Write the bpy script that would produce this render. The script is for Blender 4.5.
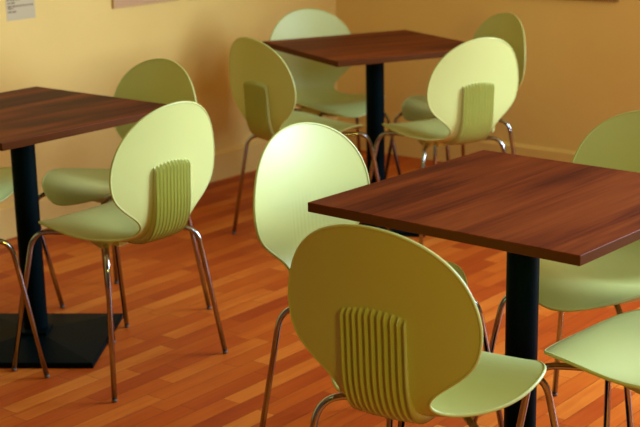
import bpy, bmesh, math, random
from mathutils import Vector, Matrix

for o in list(bpy.data.objects):
    bpy.data.objects.remove(o, do_unlink=True)
SC = bpy.context.scene
COL = SC.collection

# ------------------------------------------------------------------ camera, light, exposure
cam_d = bpy.data.cameras.new('camera')
cam_d.sensor_width = 36.0
cam_d.lens = 1361.03 / 640.0 * 36.0
cam_d.clip_start = 0.05
cam_d.clip_end = 60
cam_d.dof.use_dof = True
cam_d.dof.focus_distance = 3.05
cam_d.dof.aperture_fstop = 6.3
cam = bpy.data.objects.new('camera', cam_d)
COL.objects.link(cam)
cR = Vector((0.9998128814655846, -0.004897319484259016, -0.018714120800990892))
cU = Vector((0.01934430292062712, 0.25311861198128, 0.9672418343998492))
cF = Vector((0.0, 0.9674228571470386, -0.2531659840291754))
cam.matrix_world = Matrix(((cR.x, cU.x, -cF.x, 0.0), (cR.y, cU.y, -cF.y, 0.0),
                           (cR.z, cU.z, -cF.z, 1.49110376), (0, 0, 0, 1)))
SC.camera = cam

# room axes: T runs along the left wall towards the corner, N points from the left wall into the room
T = Vector((0.629, 0.777, 0.0)).normalized()
N = Vector((0.777, -0.629, 0.0)).normalized()
U_CORNER, U_BACK = 5.60, -1.60
V_LEFT, V_WIN = -4.40, 1.00
CEIL = 3.1


def room(u, v, z=0.0):
    p = T * u + N * v
    return Vector((p.x, p.y, z))


# wall it is in, extent along that wall, sill, head, watts of daylight
WINDOWS = [('win', 2.30, 3.30, 1.60, 2.85, 38.0),
           ('win', 4.20, 5.40, 1.60, 2.85, 14.0), ('right', -1.10, -0.15, 0.85, 2.30, 88.0), ('right', 0.0, 0.95, 0.85, 2.30, 178.0)]

world = bpy.data.worlds.new('world')
SC.world = world
world.use_nodes = True
bg = world.node_tree.nodes['Background']
bg.inputs['Color'].default_value = (0.85, 0.93, 1.0, 1)
bg.inputs['Strength'].default_value = 0.05

for (wall, w0, w1, SILL, HEAD, watts) in WINDOWS:
    ld = bpy.data.lights.new('daylight', 'AREA')
    ld.shape = 'RECTANGLE'
    ld.size = w1 - w0
    ld.size_y = HEAD - SILL
    ld.energy = watts
    ld.color = (0.78, 1.0, 1.35)
    lo = bpy.data.objects.new('daylight', ld)
    COL.objects.link(lo)
    zax = N.copy() if wall == 'win' else T.copy()      # the lamp shines along its own -z, into the room
    yax = Vector((0, 0, 1))
    xax = yax.cross(zax)
    zc = (SILL + HEAD) / 2
    c = room((w0 + w1) / 2, V_WIN + 0.03, zc) if wall == 'win' else room(U_CORNER + 0.03, (w0 + w1) / 2, zc)
    lo.matrix_world = Matrix(((xax.x, yax.x, zax.x, c.x), (xax.y, yax.y, zax.y, c.y),
                              (xax.z, yax.z, zax.z, c.z), (0, 0, 0, 1)))

# added warm fill for the shaded chair backs, behind the camera, not a fixture
ld = bpy.data.lights.new('warm_fill', 'AREA')
ld.shape = 'RECTANGLE'
ld.size, ld.size_y = 0.5, 0.4
ld.energy = 22.0
ld.color = (1.0, 0.78, 0.09)
lo = bpy.data.objects.new('warm_fill', ld)
COL.objects.link(lo)
c, zax, yax = room(0.45, V_WIN - 0.05, 1.5), (N - T * 0.35).normalized(), Vector((0, 0, 1))
xax = yax.cross(zax)
lo.matrix_world = Matrix(((xax.x, yax.x, zax.x, c.x), (xax.y, yax.y, zax.y, c.y),
                          (xax.z, yax.z, zax.z, c.z), (0, 0, 0, 1)))

SC.view_settings.view_transform = 'Standard'
SC.view_settings.look = 'None'
SC.view_settings.exposure = 0.29
SC.view_settings.gamma = 1.0
SC.view_settings.use_curve_mapping = False


# ------------------------------------------------------------------ materials
def srgb(r, g, b):
    f = lambda c: (c / 255 / 12.92) if c / 255 <= 0.04045 else ((c / 255 + 0.055) / 1.055) ** 2.4
    return (f(r), f(g), f(b), 1.0)


def new_mat(name):
    m = bpy.data.materials.new(name)
    m.use_nodes = True
    nt = m.node_tree
    return m, nt, nt.nodes['Principled BSDF']


def node(nt, kind, **kw):
    n = nt.nodes.new(kind)
    for k, v in kw.items():
        setattr(n, k, v)
    return n


def ramp(nt, stops):
    r = nt.nodes.new('ShaderNodeValToRGB')
    e = r.color_ramp.elements
    while len(e) < len(stops):
        e.new(0.5)
    for el, (p, c) in zip(e, stops):
        el.position = p
        el.color = c
    return r


def mat_shell():
    m, nt, b = new_mat('green_plastic')
    b.inputs['Base Color'].default_value = (0.515, 0.58, 0.185, 1)
    b.inputs['Roughness'].default_value = 0.42
    b.inputs['Specular IOR Level'].default_value = 0.42
    L = nt.links.new
    tc = node(nt, 'ShaderNodeTexCoord')
    nz = node(nt, 'ShaderNodeTexNoise')
    nz.inputs['Scale'].default_value = 900
    nz.inputs['Detail'].default_value = 1
    L(tc.outputs['Object'], nz.inputs['Vector'])
    # fine vertical flutes on the lower middle of the backrest
    sx = node(nt, 'ShaderNodeSeparateXYZ')
    L(tc.outputs['Object'], sx.inputs[0])
    wv = node(nt, 'ShaderNodeMath', operation='MULTIPLY')
    wv.inputs[1].default_value = 2 * math.pi / 0.0139
    L(sx.outputs['Y'], wv.inputs[0])
    cs = node(nt, 'ShaderNodeMath', operation='COSINE')
    L(wv.outputs[0], cs.inputs[0])
    ab = node(nt, 'ShaderNodeMath', operation='ABSOLUTE')
    L(sx.outputs['Y'], ab.inputs[0])
    my = node(nt, 'ShaderNodeMapRange')
    my.inputs['From Min'].default_value = 0.066
    my.inputs['From Max'].default_value = 0.072
    my.inputs['To Min'].default_value = 1
    my.inputs['To Max'].default_value = 0
    L(ab.outputs[0], my.inputs['Value'])
    mz = node(nt, 'ShaderNodeMapRange')
    mz.inputs['From Min'].default_value = 0.60
    mz.inputs['From Max'].default_value = 0.68
    mz.inputs['To Min'].default_value = 1
    mz.inputs['To Max'].default_value = 0
    L(sx.outputs['Z'], mz.inputs['Value'])
    mlo = node(nt, 'ShaderNodeMath', operation='GREATER_THAN')
    mlo.inputs[1].default_value = 0.475
    L(sx.outputs['Z'], mlo.inputs[0])
    m0 = node(nt, 'ShaderNodeMath', operation='MULTIPLY')
    L(mlo.outputs[0], m0.inputs[0])
    L(my.outputs[0], m0.inputs[1])
    m1 = node(nt, 'ShaderNodeMath', operation='MULTIPLY')
    L(m0.outputs[0], m1.inputs[0])
    L(mz.outputs[0], m1.inputs[1])
    m2 = node(nt, 'ShaderNodeMath', operation='MULTIPLY')
    L(m1.outputs[0], m2.inputs[0])
    L(cs.outputs[0], m2.inputs[1])
    bp = node(nt, 'ShaderNodeBump')
    bp.inputs['Strength'].default_value = 0.15
    bp.inputs['Distance'].default_value = 0.0006
    L(m2.outputs[0], bp.inputs['Height'])
    bp2 = node(nt, 'ShaderNodeBump')
    bp2.inputs['Strength'].default_value = 0.05
    bp2.inputs['Distance'].default_value = 0.0004
    L(nz.outputs['Fac'], bp2.inputs['Height'])
    L(bp.outputs[0], bp2.inputs['Normal'])
    L(bp2.outputs[0], b.inputs['Normal'])
    return m


def mat_chrome():
    m, nt, b = new_mat('chrome')
    b.inputs['Base Color'].default_value = (0.38, 0.43, 0.45, 1)
    b.inputs['Metallic'].default_value = 1
    b.inputs['Roughness'].default_value = 0.12
    return m


def mat_plain(name, col, rough, spec=0.5, metal=0.0):
    m, nt, b = new_mat(name)
    b.inputs['Base Color'].default_value = col
    b.inputs['Roughness'].default_value = rough
    b.inputs['Specular IOR Level'].default_value = spec
    b.inputs['Metallic'].default_value = metal
    return m


def mat_black():
    m, nt, b = new_mat('black_powder_coat')
    b.inputs['Base Color'].default_value = (0.0006, 0.005, 0.0065, 1)
    b.inputs['Roughness'].default_value = 0.45
    b.inputs['Specular IOR Level'].default_value = 0.03
    nz = node(nt, 'ShaderNodeTexNoise')
    nz.inputs['Scale'].default_value = 600
    bp = node(nt, 'ShaderNodeBump')
    bp.inputs['Strength'].default_value = 0.08
    bp.inputs['Distance'].default_value = 0.0005
    nt.links.new(nz.outputs['Fac'], bp.inputs['Height'])
    nt.links.new(bp.outputs[0], b.inputs['Normal'])
    return m


def mat_tabletop():
    m, nt, b = new_mat('walnut_laminate')
    L = nt.links.new
    tc = node(nt, 'ShaderNodeTexCoord')
    oi = node(nt, 'ShaderNodeObjectInfo')
    ad = node(nt, 'ShaderNodeVectorMath', operation='ADD')
    L(tc.outputs['Object'], ad.inputs[0])
    L(oi.outputs['Location'], ad.inputs[1])
    mp = node(nt, 'ShaderNodeMapping')
    mp.inputs['Scale'].default_value = (0.8, 7.0, 7.0)
    L(ad.outputs[0], mp.inputs['Vector'])
    n1 = node(nt, 'ShaderNodeTexNoise')
    n1.inputs['Scale'].default_value = 1.3
    n1.inputs['Detail'].default_value = 4
    n1.inputs['Roughness'].default_value = 0.55
    n1.inputs['Distortion'].default_value = 0.5
    L(mp.outputs[0], n1.inputs['Vector'])
    mp2 = node(nt, 'ShaderNodeMapping')
    mp2.inputs['Scale'].default_value = (3.0, 130.0, 60.0)
    L(ad.outputs[0], mp2.inputs['Vector'])
    n2 = node(nt, 'ShaderNodeTexNoise')
    n2.inputs['Scale'].default_value = 1.2
    n2.inputs['Detail'].default_value = 3
    L(mp2.outputs[0], n2.inputs['Vector'])
    mx = node(nt, 'ShaderNodeMix')
    mx.inputs[0].default_value = 0.24
    L(n1.outputs['Fac'], mx.inputs[2])
    L(n2.outputs['Fac'], mx.inputs[3])
    r = ramp(nt, [(0.37, (0.052, 0.0085, 0.0035, 1)), (0.46, (0.112, 0.020, 0.005, 1)),
                  (0.54, (0.165, 0.033, 0.007, 1)), (0.68, (0.24, 0.058, 0.011, 1))])
    L(mx.outputs[0], r.inputs[0])
    L(r.outputs[0], b.inputs['Base Color'])
    b.inputs['Roughness'].default_value = 0.5
    b.inputs['Specular IOR Level'].default_value = 0.05
    bp = node(nt, 'ShaderNodeBump')
    bp.inputs['Strength'].default_value = 0.06
    bp.inputs['Distance'].default_value = 0.0005
    L(n2.outputs['Fac'], bp.inputs['Height'])
    L(bp.outputs[0], b.inputs['Normal'])
    return m


def mat_floor():
    m, nt, b = new_mat('strip_parquet')
    L = nt.links.new
    geo = node(nt, 'ShaderNodeNewGeometry')
    mp = node(nt, 'ShaderNodeMapping', vector_type='POINT')
    mp.inputs['Rotation'].default_value = (0, 0, -math.atan2(T.y, T.x))
    L(geo.outputs['Position'], mp.inputs['Vector'])
    br = node(nt, 'ShaderNodeTexBrick')
    br.offset = 0.37
    br.offset_frequency = 3
    br.squash = 0.72
    br.squash_frequency = 2
    br.inputs['Color1'].default_value = (0, 0, 0, 1)
    br.inputs['Color2'].default_value = (1, 1, 1, 1)
    br.inputs['Mortar'].default_value = (0.3, 0.3, 0.3, 1)
    br.inputs['Scale'].default_value = 1
    br.inputs['Mortar Size'].default_value = 0.0009
    br.inputs['Mortar Smooth'].default_value = 0.3
    br.inputs['Bias'].default_value = 0.0
    br.inputs['Brick Width'].default_value = 0.44
    br.inputs['Row Height'].default_value = 0.066
    L(mp.outputs[0], br.inputs['Vector'])
    # grain inside each strip, shifted strip by strip
    sh = node(nt, 'ShaderNodeVectorMath', operation='MULTIPLY_ADD')
    L(br.outputs['Color'], sh.inputs[0])
    sh.inputs[1].default_value = (7, 3, 0)
    L(mp.outputs[0], sh.inputs[2])
    mp2 = node(nt, 'ShaderNodeMapping')
    mp2.inputs['Scale'].default_value = (4, 60, 1)
    L(sh.outputs[0], mp2.inputs['Vector'])
    nz = node(nt, 'ShaderNodeTexNoise')
    nz.inputs['Scale'].default_value = 1
    nz.inputs['Detail'].default_value = 5
    nz.inputs['Distortion'].default_value = 0.6
    L(mp2.outputs[0], nz.inputs['Vector'])
    mp3 = node(nt, 'ShaderNodeMapping')
    mp3.inputs['Scale'].default_value = (3, 9, 1)
    L(sh.outputs[0], mp3.inputs['Vector'])
    n3 = node(nt, 'ShaderNodeTexNoise')
    n3.inputs['Scale'].default_value = 1
    n3.inputs['Detail'].default_value = 2
    L(mp3.outputs[0], n3.inputs['Vector'])
    bw = node(nt, 'ShaderNodeRGBToBW')
    L(br.outputs['Color'], bw.inputs[0])
    a1 = node(nt, 'ShaderNodeMath', operation='MULTIPLY')
    a1.inputs[1].default_value = 0.52
    L(bw.outputs[0], a1.inputs[0])
    a2 = node(nt, 'ShaderNodeMath', operation='MULTIPLY_ADD')
    a2.inputs[1].default_value = 0.30
    L(nz.outputs['Fac'], a2.inputs[0])
    L(a1.outputs[0], a2.inputs[2])
    a3 = node(nt, 'ShaderNodeMath', operation='MULTIPLY_ADD')
    a3.inputs[1].default_value = 0.35
    L(n3.outputs['Fac'], a3.inputs[0])
    L(a2.outputs[0], a3.inputs[2])
    r = ramp(nt, [(0.18, (0.28, 0.034, 0.006, 1)), (0.45, (0.42, 0.070, 0.008, 1)),
                  (0.68, (0.51, 0.110, 0.011, 1)), (0.92, (0.66, 0.21, 0.027, 1))])
    L(a3.outputs[0], r.inputs[0])
    # seams between strips
    ms = node(nt, 'ShaderNodeMix', data_type='RGBA')
    L(br.outputs['Fac'], ms.inputs[0])
    L(r.outputs[0], ms.inputs[6])
    ms.inputs[7].default_value = (0.11, 0.026, 0.006, 1)
    L(ms.outputs[2], b.inputs['Base Color'])
    b.inputs['Roughness'].default_value = 0.40
    b.inputs['Specular IOR Level'].default_value = 0.08
    bp = node(nt, 'ShaderNodeBump')
    bp.inputs['Strength'].default_value = 0.10
    bp.inputs['Distance'].default_value = 0.001
    L(nz.outputs['Fac'], bp.inputs['Height'])
    L(bp.outputs[0], b.inputs['Normal'])
    return m


def mat_wall():
    m, nt, b = new_mat('ochre_plaster')
    L = nt.links.new
    geo = node(nt, 'ShaderNodeNewGeometry')
    n1 = node(nt, 'ShaderNodeTexNoise')
    n1.inputs['Scale'].default_value = 1.6
    n1.inputs['Detail'].default_value = 4
    L(geo.outputs['Position'], n1.inputs['Vector'])
    r = ramp(nt, [(0.3, (0.80, 0.585, 0.165, 1)), (0.7, (0.85, 0.64, 0.20, 1))])
    L(n1.outputs['Fac'], r.inputs[0])
    L(r.outputs[0], b.inputs['Base Color'])
    b.inputs['Roughness'].default_value = 0.7
    b.inputs['Specular IOR Level'].default_value = 0.3
    n2 = node(nt, 'ShaderNodeTexNoise')
    n2.inputs['Scale'].default_value = 40
    n2.inputs['Detail'].default_value = 3
    L(geo.outputs['Position'], n2.inputs['Vector'])
    bp = node(nt, 'ShaderNodeBump')
    bp.inputs['Strength'].default_value = 0.08
    bp.inputs['Distance'].default_value = 0.002
    L(n2.outputs['Fac'], bp.inputs['Height'])
    L(bp.outputs[0], b.inputs['Normal'])
    return m


M_SHELL = mat_shell()
M_CHROME = mat_chrome()
M_BLACK = mat_black()
M_TOP = mat_tabletop()
M_FLOOR = mat_floor()
M_WALL = mat_wall()
M_BASEB = mat_plain('ochre_paint', (0.80, 0.58, 0.165, 1), 0.5)
M_CEIL = mat_plain('ochre_ceiling_paint', (0.40, 0.24, 0.07, 1), 0.8)
M_PANEL = mat_plain('dark_wood_panelling', (0.10, 0.045, 0.018, 1), 0.6)
M_WHITE = mat_plain('window_paint', (0.75, 0.72, 0.62, 1), 0.4)
M_RUBBER = mat_plain('brown_rubber', (0.10, 0.07, 0.05, 1), 0.6)
M_BAND = mat_plain('dark_edge_band', (0.095, 0.030, 0.008, 1), 0.5, 0.02)
M_PAPER = mat_plain('pale_paper', (0.56, 0.49, 0.28, 1), 0.8)
M_INK = mat_plain('grey_ink', (0.20, 0.13, 0.07, 1), 0.8)
M_POSTER = mat_plain('tan_poster_paper', (0.56, 0.33, 0.15, 1), 0.6)
M_LFRAME = mat_plain('tan_frame_wood', (0.60, 0.38, 0.15, 1), 0.6)
M_EDGE = mat_plain('brown_frame_wood', (0.30, 0.16, 0.055, 1), 0.5)


# ------------------------------------------------------------------ helpers
def obj(name, bm, mat, parent=None, smooth=False):
    bmesh.ops.recalc_face_normals(bm, faces=bm.faces)
    me = bpy.data.meshes.new(name)
    bm.to_mesh(me)
    bm.free()
    me.materials.append(mat)
    if smooth:
        for p in me.polygons:
            p.use_smooth = True
    o = bpy.data.objects.new(name, me)
    COL.objects.link(o)
    if parent:
        o.parent = parent
    return o


def tag(o, label, cat, group=None):
    o['label'] = label
    o['category'] = cat
    if group:
        o['group'] = group
    return o


def struct(name, bm, mat, parent=None):
    o = obj(name, bm, mat, parent)
    if parent is None:
        o['kind'] = 'structure'
    return o


def hexa(bm, pts):
    """eight corners: four of the bottom ring, four of the top ring"""
    v = [bm.verts.new(p) for p in pts]
    for f in ((3, 2, 1, 0), (4, 5, 6, 7), (0, 1, 5, 4), (1, 2, 6, 5), (2, 3, 7, 6), (3, 0, 4, 7)):
        bm.faces.new([v[i] for i in f])


def room_box(bm, u0, u1, v0, v1, z0, z1):
    hexa(bm, [room(u0, v0, z0), room(u1, v0, z0), room(u1, v1, z0), room(u0, v1, z0),
              room(u0, v0, z1), room(u1, v0, z1), room(u1, v1, z1), room(u0, v1, z1)])


def box(bm, x0, x1, y0, y1, z0, z1):
    hexa(bm, [(x0, y0, z0), (x1, y0, z0), (x1, y1, z0), (x0, y1, z0),
              (x0, y0, z1), (x1, y0, z1), (x1, y1, z1), (x0, y1, z1)])


def bevel(bm, w, seg=2):
    bmesh.ops.bevel(bm, geom=list(bm.edges), offset=w, segments=seg, profile=0.5, affect='EDGES')


def tube(bm, pts, rad, n=14, caps=True):
    """round tube along a polyline, parallel-transported frame"""
    pts = [Vector(p) for p in pts]
    rad = rad if isinstance(rad, (list, tuple)) else [rad] * len(pts)
    rings = []
    up = None
    for i, p in enumerate(pts):
        d = (pts[min(i + 1, len(pts) - 1)] - pts[max(i - 1, 0)]).normalized()
        if up is None:
            up = Vector((0, 0, 1)) if abs(d.z) < 0.9 else Vector((1, 0, 0))
        s = d.cross(up).normalized()
        up = s.cross(d).normalized()
        rings.append([bm.verts.new(p + (s * math.cos(2 * math.pi * k / n) + up * math.sin(2 * math.pi * k / n)) * rad[i])
                      for k in range(n)])
    for a, b in zip(rings[:-1], rings[1:]):
        for k in range(n):
            bm.faces.new((a[k], a[(k + 1) % n], b[(k + 1) % n], b[k]))
    if caps:
        bm.faces.new(rings[0][::-1])
        bm.faces.new(rings[-1])


def rounded(ctrl, r, seg=8):
    """polyline with its inner corners rounded to radius-like distance r"""
    ctrl = [Vector(c) for c in ctrl]
    out = [ctrl[0]]
    for i in range(1, len(ctrl) - 1):
        a, p, b = ctrl[i - 1], ctrl[i], ctrl[i + 1]
        ri = r[i - 1] if isinstance(r, (list, tuple)) else r
        da = (a - p).normalized() * min(ri, (a - p).length * 0.49)
        db = (b - p).normalized() * min(ri, (b - p).length * 0.49)
        for k in range(seg + 1):
            t = k / seg
            out.append((p + da) * (1 - t) ** 2 + p * 2 * t * (1 - t) + (p + db) * t * t)
    out.append(ctrl[-1])
    return out


def lathe(bm, prof, n=40):
    rings = []
    for r, z in prof:
        rings.append([bm.verts.new((r * math.cos(2 * math.pi * k / n), r * math.sin(2 * math.pi * k / n), z)) for k in range(n)])
    for a, b in zip(rings[:-1], rings[1:]):
        for k in range(n):
            bm.faces.new((a[k], a[(k + 1) % n], b[(k + 1) % n], b[k]))
    bm.faces.new(rings[0][::-1])
    bm.faces.new(rings[-1])


# ------------------------------------------------------------------ room shell
W = 0.20
bm = bmesh.new()
room_box(bm, U_BACK - W, U_CORNER + W, V_LEFT - W, V_WIN + W, -0.15, 0)
struct('floor', bm, M_FLOOR)
bm = bmesh.new()
room_box(bm, U_BACK - W, U_CORNER + W, V_LEFT - W, V_WIN + W, CEIL, CEIL + 0.15)
struct('ceiling', bm, M_CEIL)
bm = bmesh.new()
room_box(bm, U_BACK, U_CORNER, V_LEFT - W, V_LEFT, 0, CEIL)
struct('wall_left', bm, M_WALL)
bm = bmesh.new()
room_box(bm, U_BACK - W, U_BACK, V_LEFT - W, V_WIN + W, 0, CEIL)
struct('wall_back', bm, M_PANEL)


def wall_box(bm, wall, a, b, d0, d1, z0, z1):
    """block in the window wall or the right wall: a..b along the wall, d0..d1 into its thickness"""
    if wall == 'win':
        room_box(bm, a, b, V_WIN + d0, V_WIN + d1, z0, z1)
    else:
        room_box(bm, U_CORNER + d0, U_CORNER + d1, a, b, z0, z1)


for wall, name, mat, lo_, hi_ in (('win', 'wall_window', M_PANEL, U_BACK, U_CORNER), ('right', 'wall_right', M_WALL, V_LEFT - W, V_WIN + W)):
    bm = bmesh.new()
    at = lo_
    for (_, w0, w1, z0, z1, _) in [w for w in WINDOWS if w[0] == wall]:
        wall_box(bm, wall, at, w0, 0, W, 0, CEIL)
        wall_box(bm, wall, w0, w1, 0, W, 0, z0)
        wall_box(bm, wall, w0, w1, 0, W, z1, CEIL)
        at = w1
    wall_box(bm, wall, at, hi_, 0, W, 0, CEIL)
    struct(name, bm, mat)
for i, (wall, w0, w1, SILL, HEAD, _) in enumerate(WINDOWS):
    bm = bmesh.new()
    f = 0.05
    wall_box(bm, wall, w0, w1, 0.06, 0.12, SILL, SILL + f)
    wall_box(bm, wall, w0, w1, 0.06, 0.12, HEAD - f, HEAD)
    wall_box(bm, wall, w0, w0 + f, 0.06, 0.12, SILL + f, HEAD - f)
    wall_box(bm, wall, w1 - f, w1, 0.06, 0.12, SILL + f, HEAD - f)
    um = (w0 + w1) / 2
    wall_box(bm, wall, um - f / 2, um + f / 2, 0.06, 0.12, SILL + f, HEAD - f)
    struct('window_%d' % (i + 1), bm, M_WHITE)


def skirting(name, u0, u1, v0, v1, along):
    """board with a chamfered upper edge; along = 'u' or 'v' """
    bm = bmesh.new()
    h, ch, th = 0.138, 0.012, 0.018
    if along == 'u':
        prof = [(v0, 0), (v0 + th, 0), (v0 + th, h - ch), (v0 + 0.006, h), (v0, h)]
        ends = [[bm.verts.new(room(u, p, z)) for p, z in prof] for u in (u0, u1)]
    else:
        prof = [(u1, 0), (u1 - th, 0), (u1 - th, h - ch), (u1 - 0.006, h), (u1, h)]
        ends = [[bm.verts.new(room(p, v, z)) for p, z in prof] for v in (v0, v1)]
    n = len(prof)
    for k in range(n):
        bm.faces.new((ends[0][k], ends[0][(k + 1) % n], ends[1][(k + 1) % n], ends[1][k]))
    bm.faces.new(ends[0])
    bm.faces.new(ends[1][::-1])
    return struct(name, bm, M_BASEB)


skirting('baseboard_left', U_BACK, U_CORNER - 0.018, V_LEFT, None, 'u')
skirting('baseboard_right', None, U_CORNER, V_LEFT, V_WIN, 'v')

# ------------------------------------------------------------------ the tables
TOP_Z, TOP_T, SIDE = 0.74, 0.0225, 0.70


def make_table():
    root = bpy.data.objects.new('cafe_table', None)
    COL.objects.link(root)
    bm = bmesh.new()
    h = SIDE / 2
    box(bm, -h, h, -h, h, TOP_Z - TOP_T, TOP_Z)
    bevel(bm, 0.0016, 2)
    top = obj('tabletop', bm, M_TOP, root)
    top.data.materials.append(M_BAND)
    for p in top.data.polygons:                     # banded edges
        if abs(p.normal.z) < 0.3:
            p.material_index = 1
    bm = bmesh.new()
    lathe(bm, [(0.038, 0.024), (0.038, TOP_Z - TOP_T - 0.006)], 40)
    obj('column', bm, M_BLACK, root, smooth=False)
    bm = bmesh.new()
    box(bm, -0.16, 0.16, -0.025, 0.025, TOP_Z - TOP_T - 0.008, TOP_Z - TOP_T)
    box(bm, -0.025, 0.025, -0.16, 0.16, TOP_Z - TOP_T - 0.0079, TOP_Z - TOP_T)
    obj('top_bracket', bm, M_BLACK, root)
    bm = bmesh.new()                                # low square foot: flat rim, then four faces rising to the column
    a, b_, c = 0.235, 0.232, 0.045
    rings = []
    for r, z in ((a, 0.0), (a, 0.014), (b_, 0.017), (c, 0.036), (c, 0.046)):
        rings.append([bm.verts.new((sx * r, sy * r, z)) for sx, sy in ((-1, -1), (1, -1), (1, 1), (-1, 1))])
    for p, q in zip(rings[:-1], rings[1:]):
        for k in range(4):
            bm.faces.new((p[k], p[(k + 1) % 4], q[(k + 1) % 4], q[k]))
    bm.faces.new(rings[0][::-1])
    bm.faces.new(rings[-1])
    obj('base_plate', bm, M_BLACK, root)
    return root


def copy_tree(o, parent=None):
    c = o.copy()
    COL.objects.link(c)
    c.parent = parent
    for ch in list(o.children):
        copy_tree(ch, c)
    return c


TABLES = [
    ((0.466, 3.006), 0.8531, 0.0, 'square dark walnut table largest and nearest, at the right of the room'),
    ((-0.928, 4.198), 0.8854, 0.0, 'square dark walnut table at the left edge, its black square foot in view'),
    ((0.238, 5.613), 0.4569, 0.0, 'square dark walnut table farthest back, in front of the room corner'),
]
BASE_SET = [(-0.04, -0.02, 0.0), (0.008, -0.06, -0.06), (0.0, -0.05, -0.21)]   # foot offset and yaw under each top
table0 = make_table()
for i, (xy, a, _, label) in enumerate(TABLES):
    t = table0 if i == 0 else copy_tree(table0)
    t.location = (xy[0], xy[1], 0)
    t.rotation_euler = (0, 0, a)
    tag(t, label, 'table', 'square cafe tables')
    for ch in t.children:
        off = Matrix.Rotation(-a, 3, 'Z') @ Vector((BASE_SET[i][0], BASE_SET[i][1], 0))
        if ch.name.startswith('base_plate'):
            ch.rotation_euler = (0, 0, BASE_SET[i][2] - a)
            ch.location = off
        elif ch.name.startswith('column'):
            ch.location = off * (0.0, 0.6, 0.6)[i]

# ------------------------------------------------------------------ the moulded chair
# profile of the shell in the chair's own x (forward), z plane, front edge of the seat to top of the back
PROF = [(0.2305, 0.4234), (0.17, 0.4549), (0.0855, 0.4541), (-0.0187, 0.4286), (-0.1193, 0.4263),
        (-0.1862, 0.4576), (-0.2135, 0.5180), (-0.2215, 0.6040), (-0.2350, 0.7160), (-0.2580, 0.8310)]
PK = [i / 9 for i in range(10)]
WK = [0, .1, .2, .3, .4, .48, .56, .65, .74, .85, 1.]
WV = [0.0886, 0.1468, 0.2075, 0.221, 0.1944, 0.1452, 0.1047, 0.1211, 0.195, 0.215, 0.2221]
CAP_F, CAP_B = 0.1208, 0.1873
KK = [0, .2, .45, .7, 1.]
KV = [-0.012, 0.0177, 0.0335, 0.022, 0.031]


class Spline:
    """natural cubic spline"""
    def __init__(s, x, y):
        n = len(x)
        s.x, s.y = x, y
        h = [x[i + 1] - x[i] for i in range(n - 1)]
        a, b, c, d = [0] * n, [1] * n, [0] * n, [0] * n
        for i in range(1, n - 1):
            a[i], b[i], c[i] = h[i - 1], 2 * (h[i - 1] + h[i]), h[i]
            d[i] = 6 * ((y[i + 1] - y[i]) / h[i] - (y[i] - y[i - 1]) / h[i - 1])
        for i in range(1, n):
            w = a[i] / b[i - 1]
            b[i] -= w * c[i - 1]
            d[i] -= w * d[i - 1]
        m = [0] * n
        m[-1] = d[-1] / b[-1]
        for i in range(n - 2, -1, -1):
            m[i] = (d[i] - c[i] * m[i + 1]) / b[i]
        s.m, s.h = m, h

    def __call__(s, t):
        i = 0
        while i < len(s.h) - 1 and t > s.x[i + 1]:
            i += 1
        h, u = s.h[i], t - s.x[i]
        y, m = s.y, s.m
        return (y[i] + u * ((y[i + 1] - y[i]) / h - h * (2 * m[i] + m[i + 1]) / 6)
                + u * u * m[i] / 2 + u ** 3 * (m[i + 1] - m[i]) / (6 * h))


SX, SZ = Spline(PK, [p[0] for p in PROF]), Spline(PK, [p[1] for p in PROF])
SW, SK = Spline(WK, WV), Spline(KK, KV)


def half_width(s):
    f = math.sqrt(max(0, 1 - (1 - s / CAP_F) ** 2)) if s < CAP_F else 1
    g = math.sqrt(max(0, 1 - ((s - 1 + CAP_B) / CAP_B) ** 2)) if s > 1 - CAP_B else 1
    return SW(s) * f * g * 0.98


def mid(s, t):
    e = 1e-3
    dx, dz = SX(s + e) - SX(s - e), SZ(s + e) - SZ(s - e)
    l = math.hypot(dx, dz)
    k = SK(s) * (t / .2) ** 2
    return Vector((SX(s) + k * dz / l, t, SZ(s) - k * dx / l))


def surf(s, t):
    """point and unit normal (sitting side) of the shell's middle surface"""
    e = 2e-3
    p = mid(s, t)
    n = (mid(s + e, t) - mid(s - e, t)).cross(mid(s, t + e) - mid(s, t - e))
    n = -n if n.x + n.z < 0 else n
    return p, n.normalized()


SPLIT = 0.50
SHELL_T = 0.0056
LIP = 0.0040


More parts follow.
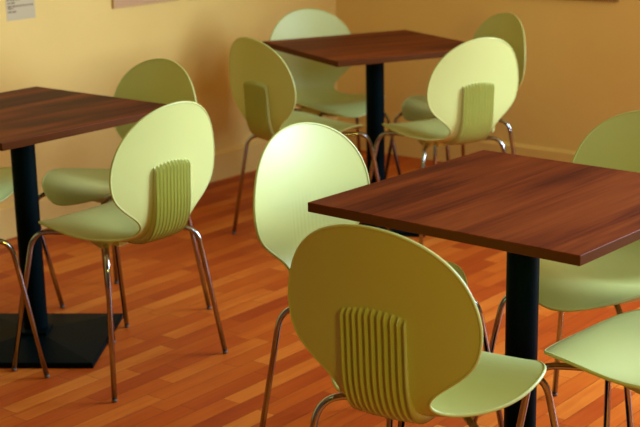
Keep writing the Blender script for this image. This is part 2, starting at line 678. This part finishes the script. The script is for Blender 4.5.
def shell_piece(s0, s1, open_at):
    """closed shell between two rows; both skins, and a rounded lip all round except along the shared seam"""
    bm = bmesh.new()
    nr, nc = 44, 26
    rows = []
    for i in range(nr + 1):
        q = i / nr
        if open_at == 'end':        # seat: fine rows at the front tip
            s = s0 + (s1 - s0) * (1 - math.cos(q * math.pi / 2))
            s = max(s, 0.00006)
        else:                        # back: fine rows at the top
            s = s0 + (s1 - s0) * math.sin(q * math.pi / 2)
            s = min(s, 1 - 0.00006)
        w = half_width(s)
        rows.append([(s, w * math.sin((j / nc * 2 - 1) * math.pi / 2)) for j in range(nc + 1)])
    P = [[surf(s, t) for s, t in r] for r in rows]
    A = [[bm.verts.new(p + n * SHELL_T / 2) for p, n in r] for r in P]
    B = [[bm.verts.new(p - n * SHELL_T / 2) for p, n in r] for r in P]
    for i in range(nr):
        for j in range(nc):
            bm.faces.new((A[i][j], A[i][j + 1], A[i + 1][j + 1], A[i + 1][j]))
            bm.faces.new((B[i][j], B[i + 1][j], B[i + 1][j + 1], B[i][j + 1]))
    # boundary loop of (i, j)
    if open_at == 'end':
        loop = [(i, 0) for i in range(nr, 0, -1)] + [(0, j) for j in range(nc + 1)] + [(i, nc) for i in range(1, nr + 1)]
    else:
        loop = [(i, 0) for i in range(0, nr)] + [(nr, j) for j in range(nc + 1)] + [(i, nc) for i in range(nr - 1, -1, -1)]
    pts = [P[i][j] for i, j in loop]
    m = len(pts)
    cen = sum((p for p, n in pts), Vector()) / m
    rings = []
    steps = 8
    for k in range(m):
        p, n = pts[k]
        tg = (pts[min(k + 1, m - 1)][0] - pts[max(k - 1, 0)][0]).normalized()
        o = tg.cross(n).normalized()
        # outward: away from the row's inner neighbour
        i, j = loop[k]
        if (i in (0, nr)) and 0 < j < nc:
            inner = P[1][j][0] if i == 0 else P[nr - 1][j][0]
        else:
            inner = P[i][min(max(j, 3), nc - 3)][0]
        if o.dot(p - inner) < 0:
            o = -o
        ring = [A[i][j]]
        a0 = math.asin(SHELL_T / 2 / LIP)
        for q in range(steps + 1):
            ph = -0.35 + (math.pi + 0.7) * q / steps
            ring.append(bm.verts.new(p + n * (LIP * math.cos(ph)) + o * (LIP * math.sin(ph) + 0.0012)))
        ring.append(B[i][j])
        rings.append(ring)
    for r0, r1 in zip(rings[:-1], rings[1:]):
        for q in range(len(r0) - 1):
            bm.faces.new((r0[q], r0[q + 1], r1[q + 1], r1[q]))
    # close the seam
    rowi = nr if open_at == 'end' else 0
    for j in range(nc):
        bm.faces.new((A[rowi][j], A[rowi][j + 1], B[rowi][j + 1], B[rowi][j]))
    row = P[rowi]
    seam = {}
    for j in range(1, nc):
        seam[A[rowi][j]] = row[j][1]
        seam[B[rowi][j]] = -row[j][1]
    bm.verts.index_update()
    return bm, {v.index: n for v, n in seam.items()}


def shell_obj(name, piece, parent):
    """link a shell piece; both pieces share the surface's true normals along their seam"""
    bm, seam = piece
    o = obj(name, bm, M_SHELL, parent, True)
    nrm = [v.normal.copy() for v in o.data.vertices]
    for i, n in seam.items():
        nrm[i] = n
    o.data.normals_split_custom_set_from_vertices(nrm)
    return o


def rib_panel():
    """ten moulded ribs on the rear of the back, running down round the bend and under the seat"""
    bm = bmesh.new()
    n_rib, half = 10, 0.0690
    per = 14
    cols = n_rib * per + 2
    s_lo, s_hi, ns = 0.40, 0.843, 60
    skin, back = [], []
    for i in range(ns + 1):
        q = 1 - (1 - i / ns) ** 1.3
        r0, r1 = [], []
        for j in range(cols + 1):
            t = -half + 2 * half * min(max(j - 1, 0), cols - 2) / (cols - 2)
            arch = 0.010 * (1 - (t / half) ** 2)        # the tops follow a shallow arch
            s = s_lo + (s_hi - 0.010 + arch - s_lo) * q
            p, nrm = surf(s, t)
            ph = (min(max(j - 1, 0), cols - 2) / (cols - 2) * n_rib) % 1.0
            ridge = 1 - max(0.0, math.sin(math.pi * ph)) ** 0.6
            # the pad swells towards the bend and dies away under the seat
            top = min(1, (1 - q) / 0.03) ** 0.5
            env = top * min(1, q / 0.3) ** 0.8
            pad = 0.0012 + 0.0135 * min(1.0, (s_hi + 0.01 - s) / 0.27) ** 0.9
            h = env * (pad * 0.6 + 0.0120 * ridge)
            edge = 0.0 if j in (0, cols) else 1.0
            r0.append(bm.verts.new(p - nrm * (SHELL_T / 2 - 0.0006 + h * edge)))
            r1.append(bm.verts.new(p - nrm * (SHELL_T / 2 - 0.0012)))
        skin.append(r0)
        back.append(r1)
    for i in range(ns):
        for j in range(cols):
            bm.faces.new((skin[i][j], skin[i][j + 1], skin[i + 1][j + 1], skin[i + 1][j]))
            bm.faces.new((back[i][j], back[i + 1][j], back[i + 1][j + 1], back[i][j + 1]))
    for i in range(ns):
        for j in (0, cols):
            bm.faces.new((skin[i][j], skin[i + 1][j], back[i + 1][j], back[i][j]))
    for i in (0, ns):
        for j in range(cols):
            bm.faces.new((skin[i][j], skin[i][j + 1], back[i][j + 1], back[i][j]))
    return bm


FOOT = {(1, 1): (0.238, 0.239), (1, -1): (0.238, -0.239), (-1, 1): (-0.193, 0.239), (-1, -1): (-0.193, -0.239)}
TUBE = 0.0078


def leg_path(i, j):
    fx, fy = FOOT[(i, j)]
    sy = 1 if j > 0 else -1
    if i > 0:
        c = [(0.045, 0.055 * sy, 0.413), (0.100, 0.095 * sy, 0.424), (0.197, 0.162 * sy, 0.428), (fx, fy, 0.006)]
    else:
        c = [(0.005, 0.055 * sy, 0.409), (-0.060, 0.110 * sy, 0.409), (-0.142, 0.187 * sy, 0.418), (fx, fy, 0.006)]
    return rounded(c, [0.03, 0.055], 9)


def make_chair():
    root = bpy.data.objects.new('shell_chair', None)
    COL.objects.link(root)
    shell_obj('seat', shell_piece(0.0, SPLIT, 'end'), root)
    back = shell_obj('backrest', shell_piece(SPLIT, 1.0, 'start'), root)
    obj('ribbed_panel', rib_panel(), M_SHELL, back, True)
    for (i, j) in FOOT:
        bm = bmesh.new()
        path = leg_path(i, j)
        tube(bm, path, TUBE, 14)
        lg = obj('leg', bm, M_CHROME, root, True)
        bm = bmesh.new()
        d = (path[-1] - path[-2]).normalized()
        tube(bm, [path[-1] - d * 0.004, path[-1], path[-1] + d * 0.0040], [TUBE + 0.0003, TUBE + 0.0004, TUBE], 14)
        obj('foot_cap', bm, M_RUBBER, lg, True)
    # moulded bracket under the seat that carries the leg frame
    bm = bmesh.new()
    for sy in (-1, 1):
        hexa(bm, [(-0.05, sy * 0.088, 0.400), (0.03, sy * 0.060, 0.400), (0.04, sy * 0.080, 0.400), (-0.04, sy * 0.112, 0.400),
                  (-0.075, sy * 0.085, 0.428), (0.055, sy * 0.055, 0.438), (0.065, sy * 0.085, 0.440), (-0.065, sy * 0.135, 0.430)])
    hexa(bm, [(-0.06, -0.06, 0.398), (0.09, -0.06, 0.404), (0.09, 0.06, 0.404), (-0.06, 0.06, 0.398),
              (-0.07, -0.07, 0.424), (0.10, -0.07, 0.450), (0.10, 0.07, 0.450), (-0.07, 0.07, 0.424)])
    obj('leg_mount', bm, M_SHELL, root)
    return root


CHAIRS = [
    # x, y, yaw, label, group
    (0.2240, 2.6254, 0.9829, 'nearest green chair, its shadowed ribbed back towards us before the largest table', 'chairs round the near table'),
    (0.1313, 3.2407, -0.7541, 'green chair with brightly lit smooth backrest front behind the left corner of the largest table', 'chairs round the near table'),
    (0.7122, 3.3015, -2.2775, 'green chair behind the largest table at the right edge, seen above and below the tabletop', 'chairs round the near table'),
    (0.706, 2.735, 2.4105, 'green chair of which only the front of the seat shows, low at the right edge', 'chairs round the near table'),
    (-0.6025, 3.9249, 2.4859, 'green chair with lit ribbed back towards us, beside the left table', 'chairs round the left table'),
    (-0.6929, 4.4407, -2.2851, 'green chair facing us in shade behind the right corner of the left table', 'chairs round the left table'),
    (-1.1626, 3.8066, 0.82, 'green chair at the left edge, chiefly one slanting chrome leg showing', 'chairs round the left table'),
    (-1.233, 4.451, -0.715, 'green chair behind the left table column, only a pale bit of seat showing', 'chairs round the left table'),
    (-0.0560, 5.3200, 0.6600, 'green chair with shaded ribbed back at the left of the farthest table', 'chairs round the far table'),
    (0.0629, 5.9051, -1.1318, 'green chair facing us behind the farthest table, against the room corner', 'chairs round the far table'),
    (0.4833, 5.2455, 2.1135, 'green chair with brightly lit ribbed back at the right of the farthest table', 'chairs round the far table'),
    (0.5850, 5.6988, -2.6993, 'green chair in shade, half hidden behind the brightly lit chair of the farthest table', 'chairs round the far table'),
]
chair0 = make_chair()
for i, (x, y, a, label, group) in enumerate(CHAIRS):
    c = chair0 if i == 0 else copy_tree(chair0)
    c.location = (x, y, 0)
    c.rotation_euler = (0, 0, a)
    tag(c, label, 'chair', group)

# ------------------------------------------------------------------ papers and frames on the walls
# printed notice on the left wall, near the left edge
root = bpy.data.objects.new('paper_notice', None)
COL.objects.link(root)
tag(root, 'pale printed notice sheet on the wall at top left', 'notice')
bm = bmesh.new()
room_box(bm, 3.470, 3.616, V_LEFT, V_LEFT + 0.0012, 0.880, 1.087)
obj('sheet', bm, M_PAPER, root)
bm = bmesh.new()
rnd = random.Random(4)
for z, u0, u1 in ((0.962, 3.476, 3.545), (0.949, 3.478, 3.515), (0.936, 3.478, 3.608), (0.928, 3.478, 3.505), (0.914, 3.478, 3.518),
                  (0.985, 3.480, 3.600), (1.000, 3.480, 3.580), (1.015, 3.480, 3.605), (1.040, 3.480, 3.560)):
    x = u0
    while x < u1:
        w_ = rnd.uniform(0.008, 0.02)
        room_box(bm, x, min(x + w_, u1), V_LEFT + 0.0012, V_LEFT + 0.0016, z - 0.003, z + 0.003)
        x += w_ + 0.004
obj('print', bm, M_INK, root)


def picture(u0, u1, z0, z1, label, on='left'):
    root = bpy.data.objects.new('framed_picture', None)
    COL.objects.link(root)
    tag(root, label, 'picture')
    f, d = 0.008, 0.014

    def rb(bm, a, b, z_0, z_1, d0, d1):
        if on == 'left':
            room_box(bm, a, b, V_LEFT + d0, V_LEFT + d1, z_0, z_1)
        else:
            room_box(bm, U_CORNER - d1, U_CORNER - d0, a, b, z_0, z_1)
    bm = bmesh.new()
    rb(bm, u0, u1, z0, z0 + f, 0, d)
    rb(bm, u0, u1, z1 - f, z1, 0, d)
    rb(bm, u0, u0 + f, z0 + f, z1 - f, 0, d)
    rb(bm, u1 - f, u1, z0 + f, z1 - f, 0, d)
    obj('frame', bm, M_EDGE if on == 'right' else M_LFRAME, root)
    bm = bmesh.new()
    rb(bm, u0 + f, u1 - f, z0 + f, z1 - f, 0, 0.008)
    obj('print', bm, M_POSTER, root)


picture(4.037, 4.440, 0.877, 1.40, 'wider tan framed picture at the top of the left wall, above the shaded chair')
picture(4.505, 4.900, 0.874, 1.40, 'tan framed picture second from the left along the top of the left wall')
picture(-3.30, -2.795, 0.842, 1.30, 'brown framed picture on the right wall, its lower edge at the top right', 'right')
